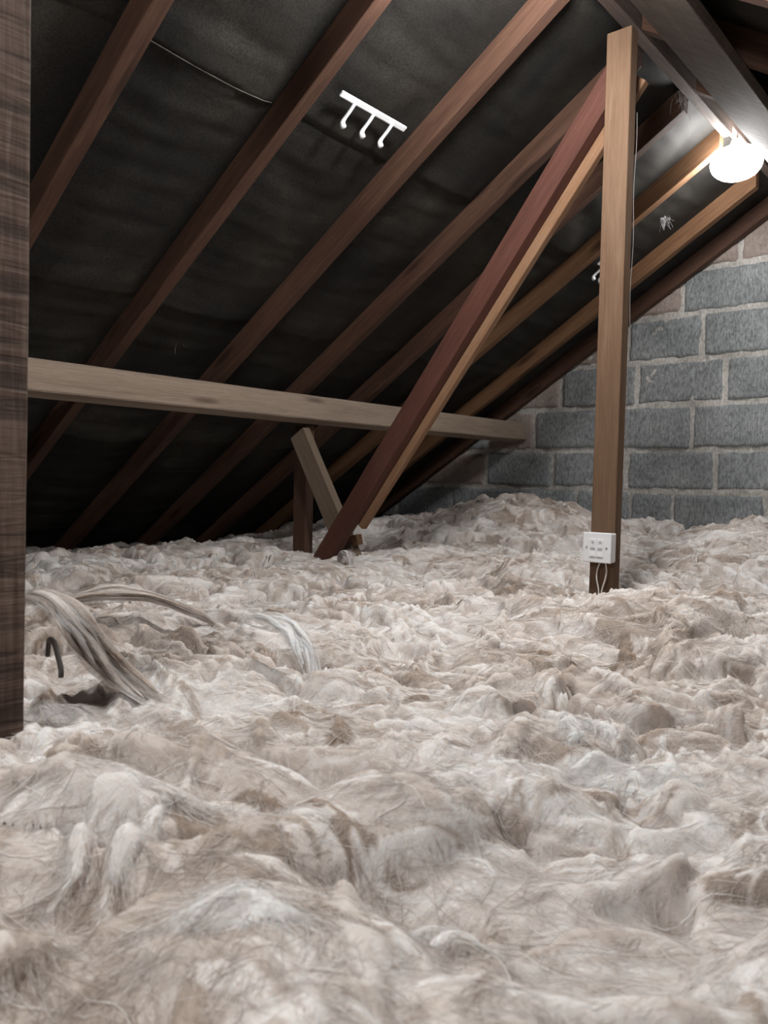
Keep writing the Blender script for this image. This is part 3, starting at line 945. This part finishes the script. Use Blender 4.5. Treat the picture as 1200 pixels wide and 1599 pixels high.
# ------------------------------------------------------------------ separate torn tufts lying on the wool
def ground(x, y): return float(bilinear(HS, np.array([x]), np.array([y]))[0])
def tuft(name, label, path, width, thick, tone, n_str, seed, cat='insulation tuft', curl=0.3, wav=0.35):
    """a torn hank of wool: a soft striated core swept along a path with loose fibres along it"""
    r = np.random.RandomState(seed)
    P = smooth_path(path, 10); N = len(P)
    root_loc = P[0].copy()
    V, Fc, n = [], [], 18
    tn = []
    fr = []
    for i, p in enumerate(P):
        s = i / (N - 1)
        t = (P[min(i + 1, N - 1)] - P[max(i - 1, 0)]).normalized()
        a = t.cross(Vector((0, 0, 1))).normalized(); b = a.cross(t)
        pw = max(0.03, math.sin(math.pi * min(1, max(0, 0.04 + 0.92 * s))) ** 0.7)
        pw *= 1 + wav * 2 * float(pn(s * 3.3, seed, 9))
        fr.append((p, a, b, pw))
    LOBES = 9
    for lb in range(LOBES):
        off = r.uniform(-1, 1); up = r.uniform(-0.5, 0.8); rad = r.uniform(0.22, 0.42)
        i0 = r.randint(0, max(1, N // 3)); i1 = N - r.randint(0, max(1, N // 3))
        b0 = len(V); tl = tone + r.normal(0, 0.12)
        for i in range(i0, i1):
            s = (i - i0) / (i1 - i0 - 1)
            p, a, b, pw = fr[i]
            o_ = off * 0.75 + 0.5 * float(pn(s * 2.2 + lb * 3.1, seed, 5)) * 2
            u_ = up + 0.6 * float(pn(s * 2.6 + lb * 5.3, seed, 6)) * 2
            c0 = p + a * width * pw * o_ + b * thick * pw * u_
            e = max(0.02, math.sin(math.pi * (0.02 + 0.96 * s)) ** 0.55) * rad
            for k in range(n):
                an = 2 * math.pi * k / n
                q = 1 + 0.45 * float(pn(k * 0.9 + seed, s * 2.5 + lb, seed)) + 0.3 * float(pn(k * 2.3, s * 7 + lb, seed + 1))
                V.append(c0 + a * math.cos(an + s) * width * e * q + b * math.sin(an + s) * max(thick, width * 0.45) * e * q)
                tn.append(tl + 0.15 * float(pn(k * 1.3, s * 3, seed)))
        for i in range(i1 - i0 - 1):
            for k in range(n):
                k2 = (k + 1) % n
                Fc.append((b0 + i * n + k, b0 + i * n + k2, b0 + (i + 1) * n + k2, b0 + (i + 1) * n + k))
    V = np.array([tuple(v_) for v_ in V])
    o = link(name, fast_mesh(name, V, np.array(Fc), M['wool'], np.array(tn)))
    tag(o, label, cat)
    SV, SQ, ST = [], [], []
    base = 0
    for _ in range(n_str):
        i0 = r.randint(0, max(1, N - 8)); ln = r.randint(6, 16); an = r.uniform(0, 2 * math.pi); w_ = r.uniform(0.5, 1.35)
        pts = []
        tw = r.normal(0, curl)
        for q in range(0, ln, 2):
            ii = i0 + q
            if ii >= N:
                ext = (ii - N + 1); p, a, b, pw = fr[-1]; p = p + (P[-1] - P[-3]).normalized() * 0.006 * ext + Vector((0, 0, 1)) * r.normal(0, 0.001)
            else: p, a, b, pw = fr[ii]
            aa = an + tw * q / 8
            ww = w_ + 0.10 * q / 4
            pts.append(p + a * math.cos(aa) * width * pw * ww + b * math.sin(aa) * thick * pw * ww)
        if len(pts) < 3: continue
        v_, f_ = tube_data(pts, [r.uniform(0.00012, 0.00032) * (1 - 0.5 * j / len(pts)) for j in range(len(pts))], 3, base)
        SV += [tuple(x) for x in v_]; SQ += [f for f in f_ if len(f) == 4]; base += len(v_)
        ST += [tone + r.normal(0.08, 0.2)] * len(v_)
    f = link('tuft_fibres', fast_mesh('tuft_fibres', np.array(SV), np.array(SQ), M['fibre'], np.array(ST)), None, o)
    tag(f, kind='stuff')
    return o
def gp(x, y, dz): return (x, y, ground(x, y) + dz)
tuft('insulation_tuft', 'long brown torn strip of wool arching up beside the rough left post',
     [(-1.33, 0.63, -0.235), (-1.26, 0.615, -0.205), (-1.18, 0.615, -0.212), (-1.12, 0.62, -0.25), (-1.06, 0.635, -0.295), (-1.00, 0.66, -0.335), (-0.94, 0.68, -0.36)], 0.024, 0.013, 0.34, 800, 31)
tuft('insulation_tuft', 'brown folded flap of wool just behind the arching brown strip at left',
     [(-1.50, 0.74, -0.30), (-1.46, 0.78, -0.258), (-1.42, 0.84, -0.245), (-1.40, 0.92, -0.255), (-1.38, 1.02, -0.30), (-1.37, 1.08, -0.335)], 0.022, 0.010, 0.34, 500, 37)
tuft('insulation_tuft', 'white pointed tuft of wool over a dark hollow left of centre',
     [(-1.12, 0.93, -0.262), (-1.065, 0.94, -0.256), (-1.0, 0.935, -0.27), (-0.94, 0.92, -0.30), (-0.90, 0.90, -0.345)], 0.020, 0.008, 1.4, 350, 34)
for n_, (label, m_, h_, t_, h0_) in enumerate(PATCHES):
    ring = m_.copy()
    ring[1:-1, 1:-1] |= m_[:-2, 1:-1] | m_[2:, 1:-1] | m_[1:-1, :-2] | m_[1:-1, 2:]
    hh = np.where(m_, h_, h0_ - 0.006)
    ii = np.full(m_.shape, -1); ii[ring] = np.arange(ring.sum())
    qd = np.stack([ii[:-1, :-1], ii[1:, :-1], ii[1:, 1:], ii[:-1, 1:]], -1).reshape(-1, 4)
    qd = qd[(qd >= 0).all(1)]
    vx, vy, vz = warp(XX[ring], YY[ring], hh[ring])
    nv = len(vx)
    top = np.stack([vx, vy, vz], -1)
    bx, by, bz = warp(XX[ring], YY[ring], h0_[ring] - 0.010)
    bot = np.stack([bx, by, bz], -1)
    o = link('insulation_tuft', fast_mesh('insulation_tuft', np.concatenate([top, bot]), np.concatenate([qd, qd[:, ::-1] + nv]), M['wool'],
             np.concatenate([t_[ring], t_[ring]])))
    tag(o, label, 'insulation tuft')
    cx_, cy_ = XX[m_], YY[m_]
    r_ = np.random.RandomState(60 + n_); NP = 350; pick = r_.randint(0, len(cx_), NP)
    st_ = strands('tuft_fibres', 0, 6, (0.02, 0.06), (0.00015, 0.00035), 0.0025, 0.05, 0.25, 0.8, o, 80 + n_,
                  clump=(cx_[pick] + r_.normal(0, .002, NP), cy_[pick] + r_.normal(0, .002, NP)))
tuft('insulation_tuft', 'curl of wool caught against the foot of the red brace',
     [gp(-1.98, 2.10, -0.01), gp(-1.96, 2.09, 0.03), gp(-1.90, 2.07, 0.035), gp(-1.86, 2.04, 0.0)], 0.015, 0.010, 0.7, 300, 36)

cable([(-0.935, 0.470, -0.228), (-0.915, 0.462, -0.205), (-0.890, 0.455, -0.203), (-0.868, 0.448, -0.212), (-0.852, 0.444, -0.226), (-0.848, 0.442, -0.235)],
      0.0032, 'short black bent flex poking out of the wool beside the left post', name='flex', mat='darkroot')

# ------------------------------------------------------------------ cobwebs
def cobweb(label, c, size, n, seed, drop=(0, 0, -1)):
    r = random.Random(seed)
    V, Fc = [], []
    for _ in range(n):
        p = Vector(c) + Vector((r.gauss(0, size), r.gauss(0, size), r.gauss(0, size * 0.5)))
        d = Vector(drop) * r.uniform(0.01, 0.05) + Vector((r.gauss(0, .012), r.gauss(0, .012), r.gauss(0, .008)))
        mid = p + d * 0.5 + Vector((r.gauss(0, .004), r.gauss(0, .004), 0))
        v_, f_ = tube_data(smooth_path([p, mid, p + d], 3), 0.0004, 3, len(V))
        V += v_; Fc += f_
    o = link('cobweb', mesh_from('cobweb', V, Fc, M['cobweb']))
    return tag(o, label, 'cobweb')
cobweb('small white tangled cobweb hanging from the orange rafter left of the lit lamp', (-1.255, 3.25, 1.10), 0.008, 30, 1)
cobweb('grey cobweb strands clinging under the dusty ridge board near the lamp', (-0.985, 2.7, 1.312), 0.02, 40, 2)
cobweb('pale web curl stuck on the black felt above the purlin', (-2.42, 1.70, 0.50), 0.010, 10, 3)
